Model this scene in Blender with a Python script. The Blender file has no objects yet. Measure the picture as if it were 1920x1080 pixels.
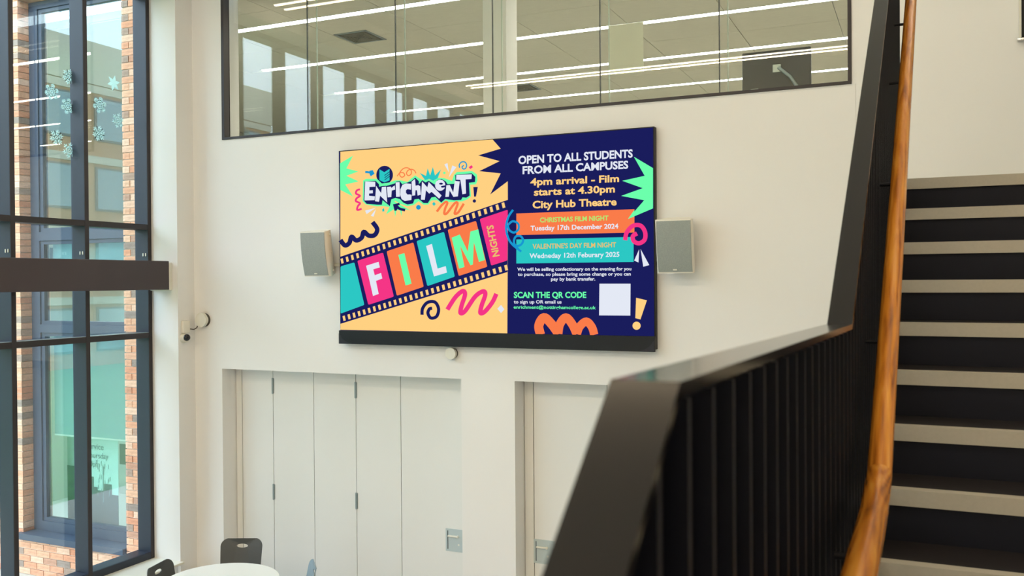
import bpy, bmesh, math, random
from mathutils import Vector, Matrix
random.seed(7)
S = bpy.context.scene
COL = S.collection

# ------------------------------------------------------------------ camera
F, TH, PI_, RO = 1708.9, .42323496, -.0083196, -.00706617
fw = Vector((-math.sin(TH)*math.cos(PI_), math.cos(TH)*math.cos(PI_), math.sin(PI_)))
rt0 = Vector((math.cos(TH), math.sin(TH), 0)); up0 = rt0.cross(fw)
RT = rt0*math.cos(RO) + up0*math.sin(RO); UP = -rt0*math.sin(RO) + up0*math.cos(RO)
cd = bpy.data.cameras.new('camera'); cam = bpy.data.objects.new('camera', cd); COL.objects.link(cam)
cam.matrix_world = Matrix(((RT.x, UP.x, -fw.x, 0), (RT.y, UP.y, -fw.y, 0), (RT.z, UP.z, -fw.z, 0), (0, 0, 0, 1)))
cd.sensor_width = 36; cd.lens = F/1920*36; cd.clip_start = .05; cd.clip_end = 300
cd.dof.use_dof = True; cd.dof.focus_distance = 9.5; cd.dof.aperture_fstop = 6.5
S.camera = cam
# ------------------------------------------------------------------ light and exposure
W = bpy.data.worlds.new('overcast_sky'); S.world = W; W.use_nodes = True
nt = W.node_tree; nt.nodes.clear()
o = nt.nodes.new('ShaderNodeOutputWorld'); b = nt.nodes.new('ShaderNodeBackground')
tc = nt.nodes.new('ShaderNodeTexCoord'); sx = nt.nodes.new('ShaderNodeSeparateXYZ'); rp = nt.nodes.new('ShaderNodeValToRGB')
nt.links.new(tc.outputs['Generated'], sx.inputs[0]); nt.links.new(sx.outputs['Z'], rp.inputs[0])
rp.color_ramp.elements[0].position = 0; rp.color_ramp.elements[0].color = (.77, .90, 1, 1)
rp.color_ramp.elements[1].position = .7; rp.color_ramp.elements[1].color = (.64, .82, 1, 1)
nt.links.new(rp.outputs[0], b.inputs[0]); b.inputs[1].default_value = 6.7
nt.links.new(b.outputs[0], o.inputs[0])
S.view_settings.view_transform = 'Standard'; S.view_settings.look = 'None'
S.view_settings.gamma = 1; S.view_settings.use_curve_mapping = False
S.view_settings.exposure = 0.0
S.cycles.use_denoising = True; S.cycles.max_bounces = 10; S.cycles.transparent_max_bounces = 24
S.cycles.sample_clamp_indirect = 6; S.cycles.caustics_reflective = False; S.cycles.caustics_refractive = False

def area(name, loc, sx, sy, power, col, rot=(0, 0, 0)):
    l = bpy.data.lights.new(name, 'AREA'); l.shape = 'RECTANGLE'; l.size = sx; l.size_y = sy
    l.energy = power; l.color = col
    o = bpy.data.objects.new(name, l); COL.objects.link(o); o.location = loc; o.rotation_euler = rot
    return o
# long ceiling line lights of the atrium (fittings further down, except the last row: unseen fill added behind the camera)
WARM = (1, .77, .49)
LIGHT_ROWS = [7.2, 1.45, -4.3]
for i, (yy, pw) in enumerate(zip(LIGHT_ROWS, (34, 262, 595))):
    for s_ in (-.11, .11): area('ceiling_or_fill_lamp', (-3.3, yy+s_, 3.785), 9.58, .02, pw/2, WARM)

area('ceiling_or_fill_lamp', (1.3, 4.4, 4.1), 1.6, 1.6, 9, WARM)      # unseen fill over the stair head, added to brighten the nosing tops

# ------------------------------------------------------------------ measuring helpers
def ray(x, y): return (RT*(x-960) + UP*(540-y) + fw*F)/F
def onY(x, y, Y): d = ray(x, y); return d*(Y/d.y)
def onX(x, y, X): d = ray(x, y); return d*(X/d.x)
def onZ(x, y, Z): d = ray(x, y); return d*(Z/d.z)

# ------------------------------------------------------------------ materials
def s2l(c):
    c = c/255
    return c/12.92 if c <= .04045 else ((c+.055)/1.055)**2.4
def rgb(r, g, b): return (s2l(r), s2l(g), s2l(b), 1)
def mat(name, col, rough=.6, metal=0, noise=None, bump=None, emit=None, spec=.5):
    m = bpy.data.materials.new(name); m.use_nodes = True; n = m.node_tree; p = n.nodes['Principled BSDF']
    p.inputs['Base Color'].default_value = col; p.inputs['Roughness'].default_value = rough
    p.inputs['Metallic'].default_value = metal; p.inputs['Specular IOR Level'].default_value = spec
    if emit:
        p.inputs['Emission Color'].default_value = col; p.inputs['Emission Strength'].default_value = emit
    t = n.nodes.new('ShaderNodeTexCoord')
    if noise:   # (scale xyz, amount)
        mp = n.nodes.new('ShaderNodeMapping'); mp.inputs['Scale'].default_value = noise[0]
        nz = n.nodes.new('ShaderNodeTexNoise'); nz.inputs['Scale'].default_value = 1; nz.inputs['Detail'].default_value = 5
        mx = n.nodes.new('ShaderNodeMixRGB'); mx.blend_type = 'MULTIPLY'; mx.inputs[0].default_value = 1
        cr = n.nodes.new('ShaderNodeValToRGB'); a = noise[1]
        cr.color_ramp.elements[0].position = .3; cr.color_ramp.elements[0].color = (1-a, 1-a, 1-a, 1)
        cr.color_ramp.elements[1].position = .7; cr.color_ramp.elements[1].color = (1, 1, 1, 1)
        n.links.new(t.outputs['Object'], mp.inputs[0]); n.links.new(mp.outputs[0], nz.inputs[0])
        n.links.new(nz.outputs[0], cr.inputs[0]); n.links.new(cr.outputs[0], mx.inputs[2])
        mx.inputs[1].default_value = col; n.links.new(mx.outputs[0], p.inputs['Base Color'])
    if bump:
        nz = n.nodes.new('ShaderNodeTexNoise'); nz.inputs['Scale'].default_value = bump[0]; nz.inputs['Detail'].default_value = 4
        bp = n.nodes.new('ShaderNodeBump'); bp.inputs['Strength'].default_value = bump[1]; bp.inputs['Distance'].default_value = .01
        n.links.new(t.outputs['Object'], nz.inputs[0]); n.links.new(nz.outputs[0], bp.inputs['Height'])
        n.links.new(bp.outputs[0], p.inputs['Normal'])
    return m
def emis(name, col, s):
    m = bpy.data.materials.new(name); m.use_nodes = True; n = m.node_tree; n.nodes.clear()
    e = n.nodes.new('ShaderNodeEmission'); e.inputs[0].default_value = col; e.inputs[1].default_value = s
    o = n.nodes.new('ShaderNodeOutputMaterial'); n.links.new(e.outputs[0], o.inputs[0]); return m
def glass(name, tint, refl=1.0):
    m = bpy.data.materials.new(name); m.use_nodes = True; n = m.node_tree; n.nodes.clear()
    t = n.nodes.new('ShaderNodeBsdfTransparent'); t.inputs[0].default_value = tint
    g = n.nodes.new('ShaderNodeBsdfGlossy'); g.inputs['Roughness'].default_value = 0; g.inputs[0].default_value = (1, 1, 1, 1)
    f = n.nodes.new('ShaderNodeFresnel'); gg = n.nodes.new('ShaderNodeNewGeometry'); mr = n.nodes.new('ShaderNodeMapRange')
    mr.inputs['To Min'].default_value = 1.5; mr.inputs['To Max'].default_value = 1/1.5      # thin pane: same reflection from both faces
    n.links.new(gg.outputs['Backfacing'], mr.inputs['Value']); n.links.new(mr.outputs[0], f.inputs[0])
    k = n.nodes.new('ShaderNodeMath'); k.operation = 'MULTIPLY'; k.inputs[1].default_value = refl; k.use_clamp = True
    x = n.nodes.new('ShaderNodeMixShader'); o = n.nodes.new('ShaderNodeOutputMaterial')
    n.links.new(f.outputs[0], k.inputs[0]); n.links.new(k.outputs[0], x.inputs[0])
    n.links.new(t.outputs[0], x.inputs[1]); n.links.new(g.outputs[0], x.inputs[2]); n.links.new(x.outputs[0], o.inputs[0])
    return m
def brick_mat():
    m = mat('orange_brick', rgb(215, 140, 105), .9, bump=(60, .5)); n = m.node_tree; p = n.nodes['Principled BSDF']
    oi = n.nodes.new('ShaderNodeObjectInfo'); ge = n.nodes.new('ShaderNodeNewGeometry')
    ad = n.nodes.new('ShaderNodeMath'); ad.operation = 'ADD'; fr = n.nodes.new('ShaderNodeMath'); fr.operation = 'FRACT'
    cr = n.nodes.new('ShaderNodeValToRGB'); e = cr.color_ramp.elements
    e[0].position = 0; e[0].color = rgb(158, 138, 124); e[1].position = 1; e[1].color = rgb(236, 184, 150)
    for q, c in ((.12, rgb(178, 148, 128)), (.2, rgb(220, 150, 114)), (.45, rgb(236, 182, 146)), (.7, rgb(226, 156, 118)), (.85, rgb(240, 196, 166))):
        el = cr.color_ramp.elements.new(q); el.color = c
    nz = n.nodes.new('ShaderNodeTexNoise'); nz.inputs['Scale'].default_value = 14; nz.inputs['Detail'].default_value = 5
    t = n.nodes.new('ShaderNodeTexCoord'); n.links.new(t.outputs['Generated'], nz.inputs[0]); nz.inputs['Scale'].default_value = 3
    c2 = n.nodes.new('ShaderNodeValToRGB'); c2.color_ramp.elements[0].position = .35; c2.color_ramp.elements[0].color = (.72, .70, .68, 1)
    c2.color_ramp.elements[1].position = .6; c2.color_ramp.elements[1].color = (1, 1, 1, 1)
    mx = n.nodes.new('ShaderNodeMixRGB'); mx.blend_type = 'MULTIPLY'; mx.inputs[0].default_value = .8
    n.links.new(oi.outputs['Random'], ad.inputs[0]); n.links.new(ge.outputs['Random Per Island'], ad.inputs[1])
    n.links.new(ad.outputs[0], fr.inputs[0]); n.links.new(fr.outputs[0], cr.inputs[0])
    n.links.new(nz.outputs[0], c2.inputs[0]); n.links.new(cr.outputs[0], mx.inputs[1]); n.links.new(c2.outputs[0], mx.inputs[2])
    n.links.new(mx.outputs[0], p.inputs['Base Color'])
    return m
def wood_mat(pitch):
    m = mat('stained_oak', rgb(176, 104, 30), .27); n = m.node_tree; p = n.nodes['Principled BSDF']
    t = n.nodes.new('ShaderNodeTexCoord'); mp = n.nodes.new('ShaderNodeMapping'); mp.inputs['Scale'].default_value = (34, 4.0, 20)
    w = n.nodes.new('ShaderNodeTexNoise'); w.inputs['Scale'].default_value = 1; w.inputs['Detail'].default_value = 8; w.inputs['Distortion'].default_value = 1.6
    wv = n.nodes.new('ShaderNodeTexWave'); wv.wave_type = 'RINGS'; wv.inputs['Scale'].default_value = 1.1; wv.inputs['Distortion'].default_value = 6; wv.inputs['Detail'].default_value = 4
    cr = n.nodes.new('ShaderNodeValToRGB'); e = cr.color_ramp.elements
    e[0].position = .25; e[0].color = rgb(120, 62, 16); e[1].position = .8; e[1].color = rgb(222, 160, 66)
    el = e.new(.5); el.color = rgb(192, 120, 36)
    mx = n.nodes.new('ShaderNodeMixRGB'); mx.inputs[0].default_value = .16
    mp.inputs['Scale'].default_value = (30, 2.4, 30)      # grain runs along the pitched rail
    m0 = n.nodes.new('ShaderNodeMapping'); m0.inputs['Rotation'].default_value = (-math.atan(pitch), 0, 0); n.links.new(t.outputs['Object'], m0.inputs[0])
    n.links.new(m0.outputs[0], mp.inputs[0]); n.links.new(mp.outputs[0], w.inputs[0]); n.links.new(mp.outputs[0], wv.inputs[0])
    n.links.new(w.outputs[0], mx.inputs[1]); n.links.new(wv.outputs[0], mx.inputs[2]); n.links.new(mx.outputs[0], cr.inputs[0])
    n.links.new(cr.outputs[0], p.inputs['Base Color'])
    return m

M = {}
M['wall'] = mat('white_wall_paint', (.83, .825, .81, 1), .75, bump=(90, .03), spec=.25)
M['floor'] = mat('grey_vinyl_floor', (.42, .40, .37, 1), .5, noise=((3, 3, 3), .15))
M['ceil'] = mat('ceiling_paint', (.78, .77, .74, 1), .9)
M['ctile'] = mat('ceiling_tile_grey', (.82, .79, .66, 1), .9, noise=((5, 60, 5), .10))
M['door'] = mat('pale_laminate', (.79, .80, .78, 1), .5, spec=.3)
M['frame'] = mat('navy_grey_aluminium', rgb(33, 41, 57), .45, noise=((40, 40, 40), .08))
M['frameface'] = mat('brown_black_aluminium', rgb(44, 38, 41), .5)
M['beam'] = mat('brown_grey_steel', rgb(64, 55, 59), .5, bump=(300, .08))
M['glass'] = glass('facade_glass', (.945, .98, .985, 1), 1.35)
M['iglass'] = glass('interior_glass', (.955, .965, .93, 1), 1.35)
M['oglass'] = glass('outer_window_glass', (.84, .93, .915, 1), 1.6)
M['edge'] = mat('glass_joint', rgb(60, 66, 62), .4)
M['edgel'] = mat('pale_glass_edge', rgb(190, 205, 196), .3)
M['black'] = mat('black_steel', rgb(13, 15, 26), .42, noise=((30, 30, 30), .2), spec=.25)
M['cap'] = mat('patinated_steel_cap', rgb(22, 19, 20), .15, noise=((9, 5, 9), .35), spec=.5)
M['tread'] = mat('dark_rubber_tread', rgb(27, 23, 27), .75, noise=((60, 60, 60), .2), spec=.25)
M['riser'] = mat('black_riser', rgb(14, 17, 30), .6, spec=.25)
M['nosing'] = mat('beige_nosing', rgb(176, 170, 156), .45, noise=((80, 80, 80), .06))
M['wood'] = wood_mat(.661); M['wood_level'] = wood_mat(0)
M['tvb'] = mat('black_display_casing', rgb(15, 17, 21), .45, spec=.3)
M['tvc'] = mat('charcoal_end_cap', rgb(34, 34, 42), .45, spec=.3)
M['white'] = mat('white_plastic', rgb(226, 224, 212), .45)
M['cream'] = mat('cream_plastic', rgb(232, 228, 216), .5)
M['grille'] = mat('grey_perforated_grille', rgb(158, 166, 162), .55, noise=((150, 10, 150), .18), bump=(900, .3))
M['alu'] = mat('brushed_aluminium', rgb(176, 190, 192), .35, .6)
M['grey'] = mat('grey_metal', rgb(150, 165, 170), .4, .3)
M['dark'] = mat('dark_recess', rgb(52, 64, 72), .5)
M['chair'] = mat('charcoal_plastic', rgb(74, 76, 76), .5, bump=(400, .1))
M['bluechair'] = mat('blue_grey_plastic', rgb(128, 146, 156), .5, bump=(400, .1))
M['table'] = mat('white_laminate', rgb(236, 238, 234), .3)
M['brick'] = brick_mat()
M['mortar'] = mat('pale_mortar', rgb(226, 208, 188), .95, bump=(80, .4))
M['oframe'] = mat('slate_blue_frame', rgb(58, 70, 86), .45)
M['blind'] = mat('teal_roller_blind', rgb(146, 172, 170), .8, noise=((1.5, 1.5, 1.5), .08))
M['grass'] = mat('grass', rgb(96, 150, 84), .95, noise=((2, 2, 2), .3))
M['obrick'] = mat('far_orange_brick', rgb(190, 132, 92), .9, noise=((3, 3, 3), .15))
M['oconc'] = mat('pale_concrete', rgb(196, 186, 170), .9)
M['owin'] = mat('far_window', rgb(120, 150, 165), .15)
M['paper'] = mat('pale_paper', rgb(232, 236, 224), .8, noise=((6, 6, 6), .06))
M['decal'] = mat('frost_white_film', rgb(236, 250, 248), .6)
M['screenback'] = mat('black_monitor_back', rgb(12, 15, 17), .4)
M['strip'] = emis('line_light_diffuser', (1, .96, .86, 1), 30)
M['astrip'] = emis('atrium_line_light_diffuser', (1, .93, .80, 1), 12)
M['wall2'] = mat('office_wall', (.60, .60, .52, 1), .8)
M['carpet'] = mat('office_carpet', (.30, .29, .26, 1), .95)
M['bannerp'] = mat('banner_print_pale', rgb(205, 235, 225), .6)
M['bannerd'] = mat('banner_print_dark', rgb(48, 66, 84), .6)
M['bannerm'] = mat('banner_print_mid', rgb(110, 140, 146), .6)
M['teal_in'] = mat('inner_room_paint', rgb(186, 196, 186), .8)
M['wire'] = mat('dark_cable', rgb(72, 66, 54), .6)
M['handle'] = mat('satin_handle_metal', rgb(184, 198, 200), .4)
M['louvre'] = mat('vent_louvre', rgb(118, 116, 100), .6)
M['lens'] = mat('black_lens', rgb(16, 18, 24), .08)
M['chrome'] = mat('chrome', rgb(220, 220, 220), .15, 1)

for mk in ('decal', 'paper'):
  n = M[mk].node_tree; tr_ = n.nodes.new('ShaderNodeBsdfTranslucent'); tr_.inputs[0].default_value = rgb(226, 250, 248) if mk == 'decal' else rgb(225, 221, 206); mx_ = n.nodes.new('ShaderNodeMixShader')
  mx_.inputs[0].default_value = .65 if mk == 'decal' else .42; n.links.new(n.nodes['Principled BSDF'].outputs[0], mx_.inputs[1]); n.links.new(tr_.outputs[0], mx_.inputs[2])
  n.links.new(mx_.outputs[0], n.nodes['Material Output'].inputs[0])
# ------------------------------------------------------------------ mesh helpers
def bm_box(bm, lo, hi, bevel=0):
    r = bmesh.ops.create_cube(bm, size=1)['verts']
    for v in r:
        v.co = Vector(((lo[i]+hi[i])/2 + v.co[i]*(hi[i]-lo[i])) for i in range(3)) if False else Vector([(lo[i]+hi[i])/2 + v.co[i]*(hi[i]-lo[i]) for i in range(3)])
    if bevel:
        es = {e for v in r for e in v.link_edges}
        bmesh.ops.bevel(bm, geom=list(es), offset=bevel, segments=2, affect='EDGES', profile=.5)
def bm_poly_prism(bm, pts, depth):      # pts: list of 3D points (closed outline), depth: vector
    a = [bm.verts.new(p) for p in pts]; c = [bm.verts.new(Vector(p)+Vector(depth)) for p in pts]
    bm.faces.new(a); bm.faces.new(c[::-1]); n = len(pts)
    for i in range(n): bm.faces.new((a[i], c[i], c[(i+1) % n], a[(i+1) % n]))
def bm_cyl(bm, p0, p1, r, n=16, r2=None):
    p0, p1 = Vector(p0), Vector(p1); d = p1-p0
    q = d.to_track_quat('Z', 'Y').to_matrix().to_4x4()
    bmesh.ops.create_cone(bm, cap_ends=True, segments=n, radius1=r, radius2=r if r2 is None else r2, depth=d.length,
                          matrix=Matrix.Translation((p0+p1)/2) @ q)
def bm_tube(bm, pts, r, n=14, squash=1):
    pts = [Vector(p) for p in pts]; rings = []
    for i, p in enumerate(pts):
        t = (pts[min(i+1, len(pts)-1)] - pts[max(i-1, 0)]).normalized()
        s = t.cross(Vector((0, 0, 1)));  s = s.normalized() if s.length > 1e-4 else Vector((1, 0, 0)); u = s.cross(t)
        rings.append([bm.verts.new(p + s*math.cos(a)*r + u*math.sin(a)*r*squash) for a in [2*math.pi*k/n for k in range(n)]])
    for a, b in zip(rings, rings[1:]):
        for k in range(n): bm.faces.new((a[k], a[(k+1) % n], b[(k+1) % n], b[k]))
    bm.faces.new(rings[0]); bm.faces.new(rings[-1][::-1])
def obj(name, bm, m, parent=None, smooth=False, loc=None):
    bmesh.ops.recalc_face_normals(bm, faces=bm.faces)
    me = bpy.data.meshes.new(name); bm.to_mesh(me); bm.free(); me.materials.append(m)
    if smooth:
        for p in me.polygons: p.use_smooth = True
        try: me.set_sharp_from_angle(angle=math.radians(40))
        except Exception: pass
    o = bpy.data.objects.new(name, me); COL.objects.link(o)
    if parent: o.parent = parent
    if loc: o.location = loc
    return o
def boxes(name, lst, m, parent=None, bevel=0):
    bm = bmesh.new()
    for lo, hi in lst: bm_box(bm, lo, hi, bevel)
    return obj(name, bm, m, parent)
def box(name, lo, hi, m, parent=None, bevel=0): return boxes(name, [(lo, hi)], m, parent, bevel)
def struct(o): o['kind'] = 'structure'; return o
def tag(o, label, cat, group=None):
    o['label'] = label; o['category'] = cat
    if group: o['group'] = group
    return o
def thing(name, label, cat, loc=(0, 0, 0), rot=(0, 0, 0), group=None):
    o = bpy.data.objects.new(name, None); COL.objects.link(o); o.location = loc; o.rotation_euler = rot
    o.empty_display_size = .1
    return tag(o, label, cat, group)
def empty_struct(name):
    o = bpy.data.objects.new(name, None); COL.objects.link(o); o['kind'] = 'structure'; o.empty_display_size = .1; return o

# ================================================================== the setting
YW = 8.62; XL = -8.169; FZ = -3.62; CZ = 4.2; XR = 4.0; YB = -7.0
NT = -1.045                                 # head of the niches
struct(box('floor', (XL, YB, FZ-.12), (XR, 9.2, FZ), M['floor']))
struct(box('ceiling', (-9.0, YB, CZ), (XR, YW+.3, CZ+.15), M['ceil']))
# back wall with the long upper window and the two niches
WX0, WX1, WZ0, WZ1 = -7.705, -.567, 1.72, 3.75
n1 = (-7.745, -4.484); n2 = (-3.861, -1.2)
bk = YW+.3
boxes_ = [((XL-.5, YW, WZ1), (XR, bk, CZ)), ((XL-.5, YW, WZ0), (WX0, bk, WZ1)),
          ((WX1, YW, WZ0), (XR, bk, WZ1)), ((XL-.5, YW, NT), (-.534, bk, WZ0)),
          ((-.532, YW-.003, NT), (XR, bk, WZ0)),
          ((XL-.5, YW, FZ), (n1[0], bk, NT)), ((n1[1], YW, FZ), (n2[0], bk, NT)), ((n2[1], YW, FZ), (XR, bk, NT))]
struct(boxes('wall_back', boxes_, M['wall']))
struct(box('wall_niche_seal', (XL-.5, bk+.001, FZ), (XR, bk+.06, .19), M['wall']))  # unseen wall added behind the niches to stop sky light leaking in
# left wall: jamb beside the window, band above it, apron under the sill
JY = 8.345; GX = -8.583
struct(boxes('wall_left', [((XL-.63, JY, FZ), (XL, YW, CZ)), ((XL-.5, YB, 3.56), (XL, JY, CZ)), ((XL-.5, YB, FZ), (XL-.04, JY, -3.40)),
                           ((XL-.5, YB, -3.40), (XL, YB+.3, 3.56))], M['wall']))
struct(box('wall_right', (XR, YB, FZ), (XR+.2, YW+.3, CZ), M['wall']))
struct(box('wall_front', (XL, YB-.2, FZ), (XR, YB, CZ), M['wall']))
sill = struct(box('trim_1', (GX-.02, YB+.3, -3.392), (XL+.045, JY+.02, -3.362), M['white'], bevel=.006))

# ------------------------------------------------------------------ curtain wall window
win = empty_struct('window_1')
mulls = [8.317, 7.405, 6.487]
while mulls[-1] > YB+1.2: mulls.append(mulls[-1]-.93)
for k, my in enumerate(mulls):
    m_ = box('mullion', (GX-.21, my-.028, -3.36), (GX-.006, my+.028, 3.56), M['frame'], win)
    box('mullion_face', (GX-.006, my-.0265, -3.36), (GX, my+.0265, 3.56), M['frameface'], m_)
    for dx in (-.075, -.035):
        bm = bmesh.new(); bm_box(bm, (GX+dx-.008, my-.036, .325), (GX+dx+.008, my-.0282, .362), .003); obj('bolt', bm, M['white'], win)
TRZ = [(.645, .712), (-.668, -.600), (-3.362, -3.275), (3.48, 3.56)]
for (y1, y0) in zip(mulls, mulls[1:]):
    for (z0, z1) in TRZ:
        dx = .19 if z0 < -3 or z0 > 3 else .06
        t = box('transom', (GX-.21, y0+.0285, z0), (GX-.012, y1-.0285, z1), M['frame'], win)
        box('transom_face', (GX-.012, y0+.027, z0), (GX-.003, y1-.027, z1-.003), M['frameface'] if z0 > -3 else M['frame'], t)
        if abs(z0+.668) < .01:
            box('transom_lip', (GX-.05, y0+.027, z1-.003), (GX-.003, y1-.027, z1+.002), M['grey'], t)
    for (z0, z1) in ((-3.275, -.668), (-.600, .645), (.712, 3.48)):
        box('pane', (GX-.196, y0+.026, z0-.004), (GX-.188, y1-.026, z1+.004), M['glass'], win)
# boxed steel beam carried in front of the mullions
bt = thing('steel_beam', 'dark brown boxed steel beam running level across the tall window mullions', 'beam', (-8.4, 1.0, .1))
def pl(o, t): o.parent = t; o.matrix_parent_inverse = Matrix.Translation(-Vector(t.location)) ; return o
pl(box('beam_casing', (-8.50, YB+.3, -.082), (-8.245, 8.288, .262), M['beam'], bevel=.008), bt)
pl(box('end_bracket', (-8.56, 8.289, -.092), (-8.250, JY-.001, .245), M['white'], bevel=.01), bt)
for my in mulls[:-1]:
    pl(box('fixing_plate', (GX+.0005, my-.024, -.05), (-8.501, my+.024, .22), M['frameface']), bt)

# ------------------------------------------------------------------ upper window and office beyond
w2 = empty_struct('window_2')
YG = 8.70
boxes('window_frame', [((WX0+.001, YW-.012, WZ0+.001), (WX1-.001, YG+.03, WZ0+.028)), ((WX0+.001, YW-.012, WZ0+.028), (WX0+.040, YG+.012, WZ1-.001)),
                       ((WX1-.032, YW-.012, WZ0+.028), (WX1-.001, YG+.012, WZ1-.001)), ((WX0+.04, YW-.012, WZ1-.03), (WX1-.032, YG+.012, WZ1-.001))], M['frameface'], w2)
js = [WX0+.036, -6.505, -5.315, -4.125, -2.935, -1.748, WX1-.03]
YG = 8.70
for i, (a, b_) in enumerate(zip(js, js[1:])):
    p = box('pane', (a+.004, YG, WZ0+.02), (b_-.004, YG+.012, WZ1-.02), M['iglass'], w2)
    if i: 
        box('glass_joint', (a-.005, YG-.003, WZ0+.028), (a+.005, YG+.014, WZ1-.03), M['edge'], w2)
        box('glass_edge', (a+.055, YG+.10, WZ0+.028), (a+.067, YG+.112, WZ1-.03), M['edgel'], w2)
UZ = .50; UC = 3.5
struct(box('floor_2', (-14.5, bk+.001, UZ-.3), (XR, 20, UZ), M['carpet']))
struct(boxes('wall_office', [((-14.7, bk, UZ), (-14.5, 20, UC+.1)), ((-14.7, 20, UZ), (XR, 20.2, UC+.1)), ((XR, bk, UZ), (XR+.2, 20.2, UC+.1))], M['wall2']))
cl2 = struct(box('ceiling_2', (-14.6, bk, UC+.02), (XR+.1, 20.1, UC+.12), M['ceil']))
rows = [10.05, 12.10, 14.15, 16.22, 18.3]; lw = .145
xs = [-7.63+1.32*k for k in range(-2, 8)]; 
tile_me = {}
def tile(x0, x1, y0, y1):
    key = (round(x1-x0, 3), round(y1-y0, 3))
    if key not in tile_me:
        bm = bmesh.new(); bm_box(bm, (-.5*key[0], -.5*key[1], 0), (.5*key[0], .5*key[1], .015), 0)
        me = bpy.data.meshes.new('ceiling_tile'); bm.to_mesh(me); bm.free(); me.materials.append(M['ctile']); tile_me[key] = me
    o = bpy.data.objects.new('ceiling_tile', tile_me[key]); COL.objects.link(o); o.parent = cl2
    o.location = ((x0+x1)/2, (y0+y1)/2, UC)
ysegs = []
edges = [bk+.01] + rows
for r0, r1 in zip(edges, rows + [None]):
    if r1 is None: break
    a = r0 + (lw/2 if r0 in rows else 0); e_ = r1-lw/2; n = 2
    for k in range(n): ysegs.append((a+(e_-a)*k/n, a+(e_-a)*(k+1)/n))
for (a, b_) in zip(xs, xs[1:]):
    for (y0, y1) in ysegs: tile(a+.006, b_-.006, y0+.004, y1-.004)
box('ceiling_margin', (-14.5, bk, UC), (xs[0], 20, UC+.015), M['ctile'], cl2)
for i, r in enumerate(rows):
    words = ['nearest the glass', 'second row in from the glass', 'third row in from the glass', 'fourth row in from the glass', 'fifth row, deepest in the room'][i]
    t = thing('line_light', 'long white recessed ceiling line light in the upstairs room, '+words, 'ceiling light', (-4, r, UC), group='recessed line lights of the upstairs room')
    pl(boxes('housing', [((-9.95, r-lw/2, UC-.004), (2.9, r-lw/2+.008, UC+.018)), ((-9.95, r+lw/2-.008, UC-.004), (2.9, r+lw/2, UC+.018))], M['alu']), t)
    pl(box('diffuser', (-9.94, r-lw/2+.008, UC+.001), (2.89, r+lw/2-.008, UC+.016), M['strip']), t)
def vent(cx, cy, sz, label):
    t = thing('ceiling_vent', label, 'air vent', (cx, cy, UC), group='square ceiling vents upstairs')
    boxes('frame', [((-sz, -sz, -.012), (sz, -sz+.03, -.001)), ((-sz, sz-.03, -.012), (sz, sz, -.001)), ((-sz, -sz, -.012), (-sz+.03, sz, -.001)), ((sz-.03, -sz, -.012), (sz, sz, -.001))], M['grey'], t)
    box('backing', (-sz+.03, -sz+.03, -.004), (sz-.03, sz-.03, -.001), M['dark'], t)
    for k in range(1, 6):
        s = (sz-.03)*k/6
        boxes('louvre', [((-s, -s-.008, -.02), (s, -s+.008, -.005)), ((-s, s-.008, -.02), (s, s+.008, -.005)),
                         ((-s-.008, -s, -.02), (-s+.008, s, -.005)), ((s-.008, -s, -.02), (s+.008, s, -.005))], M['louvre'], t)
vent(-7.32, 11.03, .27, 'square ceiling vent upstairs between the first two line lights, left of the column')
vent(-6.62, 15.2, .27, 'small far ceiling vent upstairs just right of the pale column')
Yc = 9.2; c0 = onY(905, 100, Yc).x; c1 = onY(949, 100, Yc).x; cy1 = onX(970, 100, c1).y
tag(box('column', (c0, Yc, UZ+.001), (c1, cy1, UC-.003), M['wall'], bevel=.01), 'pale square column standing behind the upper window glass', 'column')
# sheet taped to the glass
a = onY(1143, 47, YG+.02); b_ = onY(1207, 135, YG+.02)
tag(box('paper_sheet', (a.x, YG+.014, b_.z), (b_.x, YG+.018, a.z-.01), M['paper']), 'blank pale paper sheet taped to the upper window glass', 'poster')
# desk with monitor on arm behind the glass
t = thing('desk', 'white desk top just behind the upper window under the monitor', 'desk', (-1.4, 9.45, UZ))
box('desk_top', (-1.0, -.42, 1.10), (.9, .35, 1.13), M['table'], t)
for sx_ in (-.92, .82):
    for sy_ in (-.36, .3): box('leg', (sx_-.02, sy_-.02, 0), (sx_+.02, sy_+.02, 1.10), M['grey'], t)
Ym = 8.93
a = onY(1391, 97, Ym); b_ = onY(1521, 168, Ym); mid = onY(1456, 128, Ym)
t = thing('monitor', 'black computer monitor seen from behind on a silver arm at the upper window', 'monitor', (mid.x, Ym, 1.63))
cx, cz = mid.x, mid.z-1.63
box('shell', (a.x-cx, 0, 1.76-1.63), (b_.x-cx, .045, onY(1456, 93, Ym).z-1.63), M['screenback'], t, bevel=.012)
box('mount_plate', (-.035, -.012, cz-.04), (.04, -.0005, cz+.035), M['alu'], t, bevel=.004)
bm = bmesh.new(); bm_tube(bm, [(.02, -.03, cz), (.13, -.05, cz-.10), (.24, -.06, 1.72-1.63)], .016, 10); obj('arm', bm, M['grey'], t, True)
bm = bmesh.new(); bm_cyl(bm, (.24, -.06, .001), (.24, -.06, .12), .022, 14); bm_cyl(bm, (.24, -.06, .001), (.24, -.06, .012), .05, 14); obj('clamp_post', bm, M['grey'], t, True)
box('socket_panel', (-.24, -.01, .142), (-.17, 0, .185), M['alu'], t); box('socket_panel', (.08, -.01, .142), (.14, 0, .165), M['alu'], t)

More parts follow.
